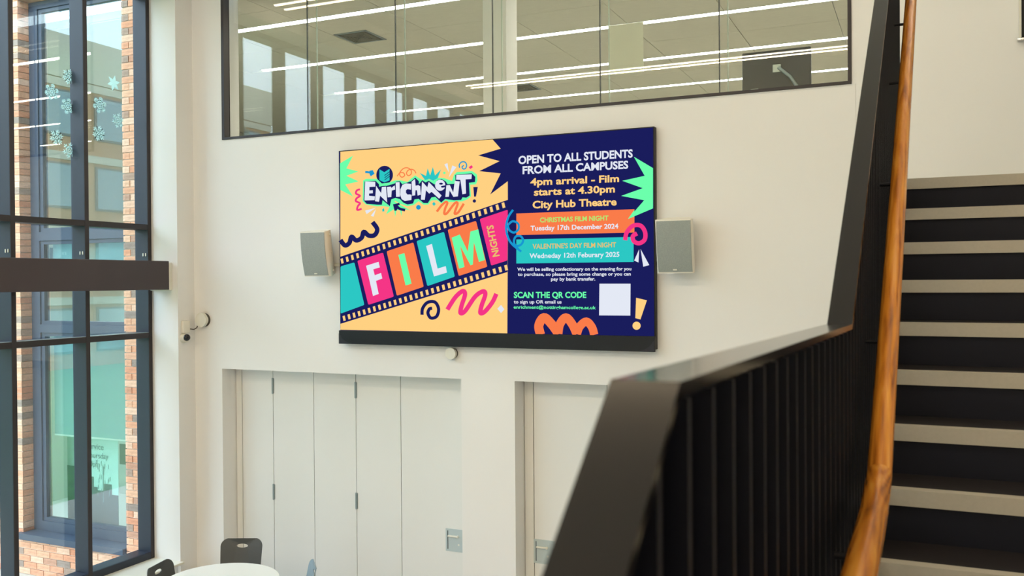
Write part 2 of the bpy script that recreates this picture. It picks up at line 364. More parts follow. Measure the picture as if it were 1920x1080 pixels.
# ------------------------------------------------------------------ niches with folding partitions
Yd = onX(444, 900, n1[0]).y
def partition(name, label, x0, x1, joints, hinge_at, handle, top=NT):
    t = thing(name, label, 'partition', ((x0+x1)/2, Yd+.03, FZ))
    ox = (x0+x1)/2; H = top-FZ
    js_ = [x0]+joints+[x1]
    for i, (a, b) in enumerate(zip(js_, js_[1:])):
        nm = 'jamb_strip' if i == 0 else 'panel'
        box(nm, (a-ox+.004, -.03+(.0 if i else -.002), .006), (b-ox-.004, .02, H-.002), M['door'], t)
    box('backing', (x0-ox+.002, .022, .004), (x1-ox-.002, .05, H-.001), M['dark'], t)
    for hx in hinge_at:
        for zc in (-1.255, -2.54):
            bm = bmesh.new(); bm_cyl(bm, (hx-ox, -.038, zc-FZ-.095), (hx-ox, -.038, zc-FZ+.095), .011, 10)
            bm_box(bm, (hx-ox-.018, -.034, zc-FZ-.09), (hx-ox+.018, -.0305, zc-FZ+.09)); obj('hinge', bm, M['grey'], t)
    # flush pull
    hx0, hx1, z0, z1 = handle
    z0 -= FZ; z1 -= FZ; hx0 -= ox; hx1 -= ox
    h = boxes('flush_handle', [((hx0, -.036, z0), (hx1, -.030, z0+.022)), ((hx0, -.036, z1-.022), (hx1, -.030, z1)),
                               ((hx0, -.036, z0+.022), (hx0+.022, -.030, z1-.022)), ((hx1-.022, -.036, z0+.022), (hx1, -.030, z1-.022))], M['handle'], t)
    box('handle_recess', (hx0+.022, -.0325, z0+.022), (hx1-.022, -.0305, z1-.022), M['handle'], h)
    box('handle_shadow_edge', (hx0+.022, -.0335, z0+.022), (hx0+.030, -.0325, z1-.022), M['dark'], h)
    bm = bmesh.new(); zl = z0+(z1-z0)*.68
    bm_tube(bm, [(hx0+.035, -.045, zl), (hx0+.15, -.045, zl)], .011, 10); bm_cyl(bm, (hx0+.15, -.05, zl), (hx0+.15, -.0326, zl), .014, 12)
    bm_cyl(bm, (hx0+.16, -.036, zl-.09), (hx0+.16, -.0326, zl-.09), .010, 12)
    obj('lever', bm, M['white'], h, True)
    return t
jn = [onY(x, 900, Yd).x for x in (455.5, 513.5, 589.5, 668.5, 752.5)]
h0 = onY(836, 990, Yd)
partition('folding_partition', 'pale folding partition of tall panels in the left niche below the screen', n1[0]+.002, n1[1]-.002, jn, [jn[1], jn[3]],
          (h0.x, h0.x+.24, onY(850, 1034, Yd).z, h0.z))
jn2 = [onY(x, 740, Yd).x for x in (1000, 1138)]; jn2 += [jn2[-1]+.8]
h0 = onY(1001, 1010, Yd)
partition('folding_partition', 'pale folding partition in the right niche half hidden by the stair guard', n2[0]+.002, n2[1]-.002, jn2, [],
          (h0.x, h0.x+.24, onY(1003, 1055, Yd).z, h0.z+.0))

# ------------------------------------------------------------------ the video screen
YS = 8.535
def dp(x, y, lift=0): v = onY(x, y, YS-lift); return v
tl, tr, br, bl = dp(637.5, 284), dp(1227, 239.5), dp(1223.5, 631), dp(637.5, 618.5)
x0, x1, zt, zb = (tl.x+bl.x)/2, (tr.x+br.x)/2, (tl.z+tr.z)/2, (bl.z+br.z)/2
barb = dp(637, 644).z; barb = (barb+dp(1223, 660).z)/2
disp = thing('video_screen', 'large lit video screen on the wall showing a film nights poster', 'screen', ((x0+x1)/2, YW, (zt+zb)/2))
def pd(o): o.parent = disp; o.matrix_parent_inverse = Matrix.Translation(-Vector(disp.location)); return o
pd(box('casing', (x0-.012, YS+.006, barb+.02), (x1+.012, YW-.001, zt+.012), M['tvb'], bevel=.004))
screen = pd(box('screen_panel', (x0, YS+.0005, zb), (x1, YS+.006, zt), emis('screen_navy', rgb(26, 29, 92), 1.0)))
bar = pd(box('speaker_bar', (x0-.012, YS-.022, barb), (x1+.012, YS+.006, zb), M['tvb'], bevel=.004))
def inbar(o): o.parent = bar; return o
for s, xe in ((1, x0-.012), (-1, x1+.012)):
    bm = bmesh.new(); pts = [(xe, YS-.0235, zb-.035), (xe, YS-.0235, barb+.002), (xe+s*.21, YS-.0235, barb+.002)]
    for k in range(1, 8):
        a_ = math.pi/2*k/8; pts.append((xe+s*(.21-.19*math.sin(a_)), YS-.0235, barb+.002+(zb-.035-barb)*(1-math.cos(a_))))
    bm_poly_prism(bm, pts, (0, .002, 0))
    inbar(obj('bar_corner', bm, M['tvc']))
for i in range(2):
    pd(box('wall_mount', (x0+.5+i*2.4, YW-.03, zb+.3), (x0+.7+i*2.4, YW-.0005, zt-.3), M['black']))

# --- what the screen shows: flat picture content, laid out in paper-thin layers on the panel
PAL = dict(Y=rgb(255, 209, 130), N=rgb(27, 30, 94), G=rgb(108, 255, 172), P=rgb(245, 54, 134), O=rgb(250, 124, 74), T=rgb(44, 200, 196),
           B=rgb(24, 152, 210), W=rgb(228, 233, 245), L=rgb(176, 236, 118), K=rgb(232, 192, 110))
EM = {k: emis('screen_colour_'+k.lower(), v, 1.0) for k, v in PAL.items()}
class Art:
    layer = [0]
    def __init__(s, name): s.name = name
    def emit(s, v, f, k, name=None):
        nm = name or s.name; me = bpy.data.meshes.new(nm); me.from_pydata(v, [], f); me.materials.append(EM[k])
        o = bpy.data.objects.new(nm, me); COL.objects.link(o); o.parent = screen; s.last = o; return o
    def lift(s): Art.layer[0] += 1; return .0004+.00003*Art.layer[0]
    def poly(s, pts, k, c=(0, 0, 1), name=None):
        L = s.lift(); return s.emit([tuple(dp(c[0]+p[0]/c[2], c[1]+p[1]/c[2], L)) for p in pts], [list(range(len(pts)))], k, name)
    def stroke(s, pts, w, k, c=(0, 0, 1), smooth=True, name=None):
        P = [Vector((p[0], p[1])) for p in pts]
        if smooth:
            Q = []
            for i in range(len(P)-1):
                p0 = P[i-1] if i else P[0]; p1 = P[i]; p2 = P[i+1]; p3 = P[i+2] if i+2 < len(P) else P[-1]
                for q in range(6):
                    t = q/6; Q.append(.5*((2*p1)+(p2-p0)*t+(2*p0-5*p1+4*p2-p3)*t*t+(3*p1-p0-3*p2+p3)*t**3))
            Q.append(P[-1]); P = Q
        L = s.lift(); v = []; f = []
        for i, p in enumerate(P):
            d = (P[min(i+1, len(P)-1)]-P[max(i-1, 0)]); d = d.normalized() if d.length else Vector((1, 0)); n = Vector((-d.y, d.x))*w/2
            for q in (p+n, p-n): v.append(tuple(dp(c[0]+q.x/c[2], c[1]+q.y/c[2], L)))
        for i in range(len(P)-1): f.append((2*i, 2*i+2, 2*i+3, 2*i+1))
        return s.emit(v, f, k, name)
    def disc(s, cx, cy, rx, k, c=(0, 0, 1), ry=None, name=None):
        ry = ry or rx; return s.poly([(cx+rx*math.cos(a), cy+ry*math.sin(a)) for a in [2*math.pi*i/28 for i in range(28)]], k, c, name)
    def text(s, st, BL, BR, cap, k, c=(0, 0, 1), bold=.02, up=None):
        cu = bpy.data.curves.new('t', 'FONT'); cu.body = st; cu.size = 1; cu.offset = bold; cu.resolution_u = 3
        ob = bpy.data.objects.new('t', cu); COL.objects.link(ob); dg = bpy.context.evaluated_depsgraph_get()
        me = bpy.data.meshes.new_from_object(ob.evaluated_get(dg)); bpy.data.objects.remove(ob)
        vs = [v.co.copy() for v in me.vertices]; xa = min(v.x for v in vs); xb = max(v.x for v in vs); H = CAPH[0]+bold
        BL, BR = Vector(BL), Vector(BR); U = Vector(up) if up else Vector((0, -cap)); L = s.lift(); o_ = []
        for v in vs:
            q = BL.lerp(BR, (v.x-xa)/(xb-xa)) + U*(v.y/H)
            o_.append(tuple(dp(c[0]+q.x/c[2], c[1]+q.y/c[2], L)))
        f = [tuple(p.vertices) for p in me.polygons]
        bpy.data.meshes.remove(me); bpy.data.curves.remove(cu); return s.emit(o_, f, k)
    def build(s, label=None): pass
cu = bpy.data.curves.new('t', 'FONT'); cu.body = 'H'; ob = bpy.data.objects.new('t', cu); COL.objects.link(ob)
me = bpy.data.meshes.new_from_object(ob.evaluated_get(bpy.context.evaluated_depsgraph_get())); CAPH = [max(v.co.y for v in me.vertices)]
bpy.data.objects.remove(ob); bpy.data.meshes.remove(me)
C6 = (620, 240, 4.909); C7 = (620, 430, 4.32); C8 = (940, 230, 4.697); C9 = (940, 440, 4.697); CL = (660, 290, 7.68)
def conv(p, c): return (c[0]+p[0]/c[2], c[1]+p[1]/c[2])
A = Art('poster_ground')
A.poly([(638.3, 284.5)]+[conv(p, C6) for p in ((1490, 105), (1565, 190), (1358, 252), (1555, 305), (1368, 397), (1565, 418), (1468, 612), (1630, 490))]+[(952.3, 420), (951.2, 624.9), (638.3, 618.2)], 'Y')
A.build(label='orange-yellow left half of the poster with a jagged edge')
A = Art('burst')
A.poly([(86, 325), (205, 255), (145, 372), (255, 400), (145, 440), (258, 492), (135, 520), (205, 630), (88, 570)], 'G', C6)
A.build(label='mint green burst at the left edge')
A = Art('doodle')
A.stroke([(90, 1030), (130, 1080), (172, 1058), (192, 1000), (235, 1035), (285, 1010), (305, 955), (350, 990), (405, 985), (428, 930), (385, 866)], 42, 'N', C6)
A.stroke([(740, 692), (745, 640), (785, 592), (845, 590), (874, 645), (858, 705), (812, 718), (788, 680), (800, 645), (822, 640)], 26, 'N', C7)
A.stroke([(945, 650), (1010, 550), (1070, 500), (1088, 530), (1060, 620), (1052, 678), (1090, 660), (1170, 545), (1235, 502), (1252, 530), (1222, 620), (1213, 678), (1250, 665), (1310, 590), (1342, 522)], 36, 'P', C7)
A.poly([(1380, 612), (1407, 648), (1380, 678), (1350, 643)], 'W', C7)
A.build(label='navy curls and pink zigzag drawn on the yellow ground')
# film strip
A = Art('film_strip')
A.poly([(638.3, 481.3), (952.4, 374.6), (951.6, 510), (638.3, 607.2)], 'N')
def row(p0, p1, n, h, dx, w):
    q0, q1 = dp(*p0), dp(*p1)
    Art.layer[0] += 1
    for i in range(n):
        P_ = q0.lerp(q1, i/(n-1)); c_ = (P_.x, P_.z); s_ = w/2; 
        L = .0004+.00003*Art.layer[0]; hh = h/2; k = (q1.z-q0.z)/(q1.x-q0.x); v_ = []
        for (u, v) in ((-s_-dx, hh), (s_-dx, hh), (s_+dx, -hh), (-s_+dx, -hh)):
            v_.append((max(c_[0]+u, x0+.004), YS-L, c_[1]+v+k*u))
        A.emit(v_, [(0, 1, 2, 3)], 'Y', 'film_perforation')
row((641.5, 489.3), (944, 384.8), 30, .058, .007, .030)
row((645.3, 596.8), (949.0, 502.0), 31, .058, .007, .030)
def rq(pts, k, c, r=11):
    out = []; n = len(pts)
    for i in range(n):
        p = Vector(pts[i]); a_ = (Vector(pts[i-1])-p).normalized(); b2 = (Vector(pts[(i+1) % n])-p).normalized()
        for t in (0, .25, .5, .75, 1):
            out.append(p + a_*r*(1-t)**2 + b2*r*t**2)
    A.poly(out, k, c, 'film_frame')
rq([(80, 300), (192, 268), (273, 612), (80, 683)], 'T', C7)
rq([(216, 255), (424, 188), (512, 545), (305, 612)], 'P', C7)
rq([(453, 178), (670, 106), (754, 465), (536, 538)], 'O', C7)
rq([(696, 95), (918, 20), (1006, 383), (783, 460)], 'T', C7)
c67 = lambda p: ((conv(p, C6)[0]-620)*4.32, (conv(p, C6)[1]-430)*4.32)
rq([c67((1077, 937)), c67((1338, 855)), (1269, 303), (1037, 378)], 'O', C7)
rq([c67((1372, 838)), c67((1630, 752)), (1432, 252), (1300, 294)], 'P', C7)
A.build(label='navy film strip with coloured frames crossing the poster')
A = Art('film_letter')
A.poly([(287, 295), (388, 263), (398, 308), (345, 324), (357, 372), (408, 353), (418, 398), (367, 418), (389, 523), (343, 540)], 'W', C7)
A.poly([(548, 207), (597, 193), (655, 440), (607, 455)], 'G', C7)
A.poly([(773, 135), (820, 118), (866, 318), (932, 298), (942, 350), (837, 382)], 'W', C7)
A.poly([(980, 68), (1046, 42), (1110, 180), (1132, 18), (1196, 0), (1250, 248), (1201, 264), (1160, 105), (1152, 285), (1133, 292), (1050, 135), (1084, 305), (1040, 318)], 'G', C7)
A.text('NIGHTS', (936.3, 479.8), (924.2, 421.5), 12, 'K', bold=.03, up=(-12.4, 2.4))
A.build()
A = Art('logo_mark')
A.poly([(490, 860), (580, 660), (850, 805), (720, 775), (712, 885), (690, 800), (640, 800), (622, 898), (605, 785)], 'G', CL)
A.disc(470, 292, 120, 'N', CL, 132)
A.poly([(395, 210), (465, 252), (540, 205), (540, 370), (465, 400), (395, 365)], 'T', CL)
for dy in (0, 34, 66): A.stroke([(468, 300+dy), (545, 242+dy)], 9, 'N', CL, smooth=False)
A.poly([(160, 372), (200, 348), (360, 348), (430, 415), (530, 402), (620, 370), (700, 370), (800, 392), (850, 345), (910, 298), (970, 340), (1020, 362), (1085, 352), (1180, 372), (1240, 332), (1330, 338), (1440, 378), (1468, 290), (1510, 250), (1730, 236), (1800, 285), (1808, 370), (1785, 428), (1702, 432), (1715, 600), (1660, 645), (1590, 672), (1470, 680), (1340, 680), (1290, 706), (1220, 655), (1140, 660), (1100, 720), (1030, 722), (960, 670), (890, 725), (800, 742), (700, 710), (620, 665), (560, 750), (520, 752), (440, 740), (360, 745), (200, 717), (152, 670)], 'G', CL)
A.poly([(180, 385), (340, 376), (388, 425), (392, 462), (440, 450), (500, 448), (615, 415), (635, 388), (690, 382), (722, 425), (800, 400), (850, 382), (910, 330), (962, 380), (962, 425), (990, 395), (1010, 368), (1060, 400), (1105, 375), (1190, 430), (1230, 365), (1290, 350), (1350, 385), (1375, 425), (1470, 420), (1490, 370), (1488, 290), (1725, 268), (1776, 320), (1772, 395), (1685, 405), (1695, 590), (1645, 620), (1592, 615), (1572, 652), (1470, 657), (1340, 640), (1285, 690), (1200, 608), (1145, 615), (1092, 698), (1030, 697), (960, 637), (900, 645), (880, 702), (800, 718), (740, 692), (690, 640), (625, 622), (565, 645), (545, 742), (440, 655), (430, 722), (370, 722), (210, 707), (166, 657)], 'N', CL)
for pts in ([(190, 385), (335, 390), (335, 460), (250, 465), (250, 515), (300, 512), (300, 555), (245, 560), (245, 592), (330, 600), (325, 655), (178, 660)],
            [(347, 448), (420, 555), (430, 465), (490, 460), (507, 690), (405, 590), (388, 678), (332, 670)],
            [(503, 465), (560, 460), (565, 480), (615, 442), (622, 502), (572, 517), (566, 610), (515, 615)],
            [(628, 398), (685, 395), (690, 605), (635, 608)],
            [(850, 422), (780, 412), (725, 435), (697, 500), (694, 580), (715, 640), (760, 667), (855, 652), (858, 578), (830, 572), (800, 575), (777, 550), (777, 512), (800, 496), (850, 505)],
            [(858, 390), (908, 348), (915, 448), (955, 438), (982, 455), (992, 575), (945, 590), (935, 512), (914, 512), (910, 585), (867, 592)],
            [(1008, 385), (1085, 470), (1105, 392), (1290, 588), (1255, 634), (1145, 535), (1112, 562), (1065, 512), (1048, 650), (992, 648)],
            [(1358, 440), (1408, 437), (1458, 545), (1480, 378), (1550, 385), (1525, 600), (1460, 608), (1405, 515), (1395, 605), (1345, 610)],
            [(1502, 292), (1725, 283), (1720, 350), (1635, 355), (1642, 560), (1590, 570), (1560, 362), (1500, 360)]):
    A.poly(pts, 'W', CL, 'logo_letter')
A.disc(1270, 440, 74, 'W', CL, 80, 'logo_letter'); A.disc(1282, 418, 28, 'N', CL, 15); A.poly([(1282, 452), (1350, 440), (1350, 470), (1290, 476)], 'N', CL)
A.stroke([(190, 250), (230, 252), (275, 262)], 30, 'B', CL); A.poly([(250, 232), (300, 222), (325, 275), (270, 312), (255, 290)], 'B', CL)
A.stroke([(650, 310), (690, 262), (740, 262), (758, 300), (720, 325), (690, 300), (690, 255), (740, 200), (800, 190), (850, 225), (850, 280), (810, 302), (785, 270), (805, 228), (850, 210), (895, 225), (922, 268)], 14, 'O', CL)
A.poly([(975, 262), (1065, 305), (1090, 195), (1125, 300), (1165, 178), (1195, 300), (1282, 212), (1235, 338), (1170, 375), (1110, 350), (1050, 365)], 'T', CL)
A.disc(1330, 262, 18, 'G', CL)
A.poly([(1330, 140), (1375, 122), (1395, 255)], 'W', CL); A.poly([(1445, 155), (1502, 180), (1393, 328)], 'W', CL)
A.stroke([(1550, 190), (1545, 145), (1578, 106), (1628, 108), (1650, 150), (1635, 198), (1600, 205), (1585, 175), (1610, 155)], 17, 'B', CL)
A.poly([(1720, 150), (1742, 180), (1705, 208), (1680, 182)], 'P', CL)
A.poly([(1747, 465), (1812, 465), (1785, 605), (1757, 605)], 'N', CL); A.disc(1762, 667, 24, 'N', CL)
A.stroke([(115, 498), (70, 515), (58, 560), (115, 592), (70, 625), (55, 668), (115, 700), (85, 740), (75, 795), (140, 780)], 28, 'P', CL)
A.poly([(188, 805), (345, 765), (210, 855)], 'W', CL); A.poly([(345, 785), (310, 893), (270, 880)], 'W', CL)
A.poly([(435, 785), (462, 770), (468, 815), (437, 820)], 'T', CL)
A.poly([(590, 715), (680, 693), (690, 722), (650, 735), (668, 760), (640, 808), (612, 808)], 'N', CL); A.stroke([(635, 735), (690, 780), (765, 798)], 38, 'N', CL)
A.disc(957, 758, 34, 'B', CL); A.poly([(1180, 678), (1208, 710), (1180, 740), (1153, 708)], 'T', CL)
A.stroke([(1222, 820), (1290, 730), (1350, 680), (1372, 700), (1340, 780), (1330, 850), (1370, 840), (1450, 735), (1500, 685), (1520, 710), (1490, 800), (1480, 850), (1530, 830), (1610, 705)], 34, 'O', CL)
A.build(label='enrichment logo of wobbly white capitals with a mint outline')
A = Art('notice_shape')
A.poly([(1167, 300), (1336, 400), (1336, 755), (1115, 848), (1258, 683), (1055, 645), (1245, 577), (1065, 512), (1262, 468)], 'G', C8)
A.poly([(132, 800), (1172, 762), (1172, 968), (132, 990)], 'O', C8)
A.poly([(1167, 775), (1172, 772), (1172, 826), (1115, 848)], 'G', C8)
A.poly([(132, 42), (1165, 20), (1165, 240), (132, 254)], 'T', C9)
A.stroke([(1090, 1035), (1105, 965), (1160, 908), (1228, 908), (1266, 965), (1262, 1030), (1215, 1062), (1168, 1045), (1158, 1000), (1195, 975)], 38, 'P', C8)
A.stroke([(103, 768), (62, 830), (42, 915), (55, 1000), (95, 1070), (175, 1135)], 19, 'B', C8)
A.stroke([(60, 900), (100, 868), (148, 890), (150, 940), (110, 968), (70, 945), (55, 900)], 19, 'B', C8)
A.stroke([(150, 1115), (112, 1060), (125, 1005), (170, 1000), (192, 1040), (165, 1080), (110, 1085)], 19, 'B', C8)
A.poly([(1214, 128), (1208, 245), (1170, 228)], 'W', C9); A.poly([(1226, 126), (1303, 268), (1250, 282)], 'W', C9)
A.poly([(864, 432), (1138, 432), (1136, 713), (861, 711)], 'W', C9)
A.poly([(1187, 556), (1282, 578), (1225, 747), (1180, 735)], 'Y', C9); A.disc(1191, 802, 36, 'Y', C9)
A.stroke([(345, 880), (330, 800), (375, 730), (440, 785), (505, 875)], 80, 'O', C9)
A.stroke([(500, 872), (515, 790), (568, 730), (625, 790), (665, 876)], 76, 'O', C9)
A.stroke([(665, 876), (690, 810), (748, 765), (798, 815), (818, 882)], 72, 'O', C9)
A.build(label='navy notice half with orange and teal date boxes')
A = Art('lettering')
T = A.text
T('OPEN TO ALL STUDENTS', (150, 364), (1157, 304), 70, 'W', C8, .032)
T('FROM ALL CAMPUSES', (187, 452), (1118, 402), 68, 'W', C8, .032)
T('4pm arrival - Film', (255, 552), (1037, 520), 62, 'Y', C8, .03)
T('starts at 4.30pm', (287, 642), (1000, 612), 62, 'Y', C8, .03)
T('City Hub Theatre', (275, 754), (1015, 726), 64, 'Y', C8, .03)
T('CHRISTMAS FILM NIGHT', (340, 878), (943, 859), 42, 'L', C8, .025)
T('Tuesday 17th December 2024', (257, 950), (1030, 931), 42, 'W', C8, .025)
T("VALENTINE'S DAY FILM NIGHT", (275, 124), (1010, 109), 42, 'K', C9, .02)
T('Wedneday 12th Feburary 2025', (248, 207), (1040, 193), 42, 'W', C9, .022)
T('We will be selling confectionary on the evening for you', (140, 319), (1145, 314), 29, 'W', C9, .025)
T('to purchase, so please bring some change or you can', (145, 363), (1140, 359), 29, 'W', C9, .025)
T('pay by bank transfer.', (437, 405), (827, 403), 29, 'W', C9, .025)
T('SCAN THE QR CODE', (110, 556), (748, 555), 52, 'G', C9, .032)
T('to sign up OR email us', (110, 605), (530, 606), 29, 'W', C9, .022)
T('enrichment@nottinghamcollege.ac.uk', (108, 651), (832, 656), 28, 'G', C9, .02)
A.build()

# ------------------------------------------------------------------ loudspeakers either side of the screen
def speaker(px_, py_, label, side):
    c = onY(px_, py_, 8.38)
    t = thing('loudspeaker', label, 'speaker', (c.x, c.y, c.z), (math.radians(9), 0, 0), 'wall loudspeakers beside the screen')
    w, h, d = .175, .252, .19
    bm = bmesh.new(); n = 9; rings = []
    for i in range(n+1):           # body: back narrower than front, front gently bowed
        z = -h+2*h*i/n; bow = .018*(1-(2*i/n-1)**2)
        prof = [(-w, -.01-bow*.2), (-w+.012, -.022-bow), (w-.012, -.022-bow), (w, -.01-bow*.2), (w, .02), (w*.62, d*.9), (w*.5, d), (-w*.5, d), (-w*.62, d*.9), (-w, .02)]
        rings.append([bm.verts.new((x, y, z)) for x, y in prof])
    for a, b in zip(rings, rings[1:]):
        for k in range(10): bm.faces.new((a[k], a[(k+1) % 10], b[(k+1) % 10], b[k]))
    bm.faces.new(rings[0]); bm.faces.new(rings[-1][::-1])
    obj('cabinet', bm, M['cream'], t, True)
    bm = bmesh.new(); rr = []
    for i in range(n+1):
        z = -h+.012+(2*h-.024)*i/n; bow = .018*(1-(2*i/n-1)**2)
        rr.append([bm.verts.new((x, y-bow, z)) for x, y in ((-w+.012, -.0225), (-w+.016, -.028), (w-.016, -.028), (w-.012, -.0225))])
    for a, b in zip(rr, rr[1:]):
        for k in range(4): bm.faces.new((a[k], a[(k+1) % 4], b[(k+1) % 4], b[k]))
    bm.faces.new(rr[0]); bm.faces.new(rr[-1][::-1])
    g = obj('grille', bm, M['grille'], t)
    box('badge', (-.018, -.040, -h+.028), (.018, -.032, -h+.040), M['white'], g)
    for z in (.20, .0, -.20):
        bm = bmesh.new(); bm_cyl(bm, (w*.74, .09, z), (w*.84, .10, z), .015, 12)
        obj('fixing_boss', bm, M['cream'], t, True)
    bm = bmesh.new(); bm_cyl(bm, (0, d-.01, 0), (0, d+.03, .005), .035, 14); bm_box(bm, (-.05, d+.012, -.10), (.05, d+.018, .10)); obj('bracket', bm, M['white'], t, True)
    return t
speaker(592, 476, 'grey fronted white wall loudspeaker on the left of the video screen', -1)
speaker(1265.5, 461.5, 'grey fronted white wall loudspeaker on the right of the video screen', 1)
# cable trunking between speakers and screen
for (xa, xb, lab) in ((x0-.16, x0-.013, 'left'), (x1+.013, x1+.10, 'right')):
    tag(box('cable_trunking', (xa, YW-.022, .17), (xb, YW-.001, .21), M['white'], bevel=.004), 'short white cable trunking between video screen and %s loudspeaker' % lab, 'trunking', 'cable trunking by the screen')

# sensor under the screen
c = onY(844.5, 663, 8.56)
t = thing('wall_sensor', 'small round white sensor disc on the wall under the video screen', 'sensor', (c.x, YW, c.z))
bm = bmesh.new(); bm_cyl(bm, (0, -.065, 0), (0, -.028, 0), .062, 28); obj('face', bm, M['white'], t, True)
bm = bmesh.new(); bm_cyl(bm, (.004, -.028, 0), (.004, -.0005, 0), .056, 28); obj('base', bm, M['wire'], t, True)
# access point, junction box and dome camera in the corner
c = onY(378, 600, 8.57)
t = thing('wall_antenna', 'small white rounded box with a dark cable in the room corner', 'sensor', (c.x, YW, c.z))
bm = bmesh.new(); bm_poly_prism(bm, [(.088*math.cos(a)*(1 if abs(math.sin(2*a)) < .7 else .93), -.07, .088*math.sin(a)) for a in [math.pi*2*i/24 for i in range(24)]], (0, .04, 0)); obj('cover', bm, M['white'], t, True)
bm = bmesh.new(); bm_cyl(bm, (.01, -.03, 0), (.01, -.0005, 0), .082, 24); obj('base', bm, M['wire'], t, True)
jb = onX(348, 613, XL+.02); dome = onX(351, 634, XL+.06)
bm = bmesh.new(); bm_tube(bm, [(-.05, -.06, -.05), (-.08, -.045, -.095), (-.105, -.07, -.115), (-.125, -.13, -.105), (-.128, -.17, -.075)], .006, 8); obj('cable', bm, M['wire'], t, True)
tag(box('junction_box', (XL+.001, jb.y-.055, jb.z-.075), (XL+.04, jb.y+.055, jb.z+.075), M['cream'], bevel=.006), 'small cream junction box on the corner wall above the dome camera', 'box')
t = thing('dome_camera', 'small white security camera with black lens below the junction box', 'security camera', (XL, dome.y, dome.z))
bm = bmesh.new(); bm_cyl(bm, (.0005, 0, 0), (.05, 0, 0), .062, 24, .052); obj('base', bm, M['white'], t, True)
bm = bmesh.new(); bmesh.ops.create_uvsphere(bm, u_segments=20, v_segments=12, radius=.042, matrix=Matrix.Translation((.062, -.01, .008))); obj('lens_dome', bm, M['lens'], t, True)

# dark panel on the wall at the head of the stairs
a = onY(1915, 72, 8.6); 
t = thing('wall_panel', 'black framed panel with silver bottom edge high on the wall above the stairs', 'picture', (a.x+.5, YW, a.z+.6))
box('panel', (-.5, -.035, -.6), (.5, -.0035, .6), M['tvb'], t); box('trim', (-.53, -.05, -.62), (.53, -.0045, -.601), M['chrome'], t, bevel=.004)
box('trim', (-.516, -.045, -.6), (-.501, -.0045, .6), M['white'], t)

# ------------------------------------------------------------------ staircase
PITCH = .661; RZ, GY = .168, .254
SX1 = 1.45
def gx(y): return -.1385+.0100*(y-2.1) if y > 2.1 else -.1385-.0145*(2.1-y)      # right edge of the guard in plan
NY0, NZ0 = 4.963, .4937                 # top nosing
st = thing('staircase', 'black staircase with pale beige nosings climbing to the upper floor', 'staircase', (.6, 3.5, -1.5))
def ps(o): o.parent = st; o.matrix_parent_inverse = Matrix.Translation(-Vector(st.location)); return o
NST = 12
for k in range(NST):
    ny, nz = NY0-GY*k, NZ0-RZ*k; SX0 = gx(ny+GY)+.003
    if k: ps(box('tread', (SX0, ny+.046, nz-.03), (SX1, ny+GY+.012, nz-.001), M['tread']))
    ps(box('riser', (SX0, ny+.012, nz-RZ-.008), (SX1, ny+.03, nz-.031), M['riser']))
    nbm = bmesh.new(); bm_box(nbm, (SX0, ny, nz-.053), (SX1, ny+.012, nz)); bm_box(nbm, (SX0, ny+.012, nz-.008), (SX1, ny+.046, nz)); ps(obj('nosing', nbm, M['nosing']))
LZ = NZ0-RZ*NST; LY1 = NY0-GY*(NST-1)+.02; LY0 = .55
ps(box('landing', (gx(LY1)+.003, LY0+.046, LZ-.2), (SX1, LY1, LZ-.001), M['tread']))
nd = 12
for k in range(nd):
    ny, nz = LY0-GY*k, LZ-RZ*k; SX0 = gx(ny+GY)+.003
    if k: ps(box('tread', (SX0, ny+.046, nz-.03), (SX1, ny+GY+.012, nz-.001), M['tread']))
    ps(box('riser', (SX0, ny+.012, max(nz-RZ-.008, FZ+.001)), (SX1, ny+.03, nz-.031), M['riser']))
    nbm = bmesh.new(); bm_box(nbm, (SX0, ny, nz-.053), (SX1, ny+.012, nz)); bm_box(nbm, (SX0, ny+.012, nz-.008), (SX1, ny+.046, nz)); ps(obj('nosing', nbm, M['nosing']))
struct(box('floor_3', (gx(5.6)+.004, NY0+.047, .19), (XR-.001, YW-.004, NZ0-.001), M['floor']))
# guard: vertical flat bars under a flat steel capping, with stringer plates
gt = thing('stair_guard', 'black steel stair guard of close vertical bars with a flat capping', 'balustrade', (-.2, 2, -1.5))
def pg(o): o.parent = gt; o.matrix_parent_inverse = Matrix.Translation(-Vector(gt.location)); return o
def gx(y): return -.1385+.0100*(y-2.1) if y > 2.1 else -.1385-.0145*(2.1-y)      # right edge of the guard in plan
GW = .052
Gpts = [(-2.6, -2.35), (.63, -.074), (2.10, -.100), (5.55, 0)]
YA, YBn, YT = .648, 2.10, 5.6
def gz(y):
    if y < YA: return -.075-(YA-y)*.80 if y > .3 else -.075-.348*.80-(.3-y)*.66
    if y < YBn: return -.074+(y-YA)/(YBn-YA)*(-.026)
    return -.100+(y-YBn)*PITCH
def sweep(ys, zf, th, w0, w1):
    bm = bmesh.new(); rg = []
    for y in ys:
        z = zf(y); X = gx(y); rg.append([bm.verts.new(p) for p in ((X-w0, y, z), (X+w1, y, z), (X+w1, y, z-th), (X-w0, y, z-th))])
    for a, b in zip(rg, rg[1:]):
        for k in range(4): bm.faces.new((a[k], a[(k+1) % 4], b[(k+1) % 4], b[k]))
    bm.faces.new(rg[0]); bm.faces.new(rg[-1][::-1]); return bm
pg(obj('capping', sweep([-2.9, .3, YA], gz, .011, GW, 0), M['cap']))['label'] = 'flat brown-black capping of the lower flight'
pg(obj('capping', sweep([YA+.0005, YBn], gz, .011, GW, 0), M['cap']))['label'] = 'level capping beside the half landing'
pg(obj('capping', sweep([YBn+.0005, YT], gz, .011, GW, 0), M['cap']))['label'] = 'sloping capping of the upper flight'
def nose(y):       # underside line of the guard
    if y > NY0: return NZ0
    if y > LY1-.25: return max(NZ0-(NY0-y)*PITCH, LZ)
    if y > LY0: return LZ
    return LZ-(LY0-y)*PITCH
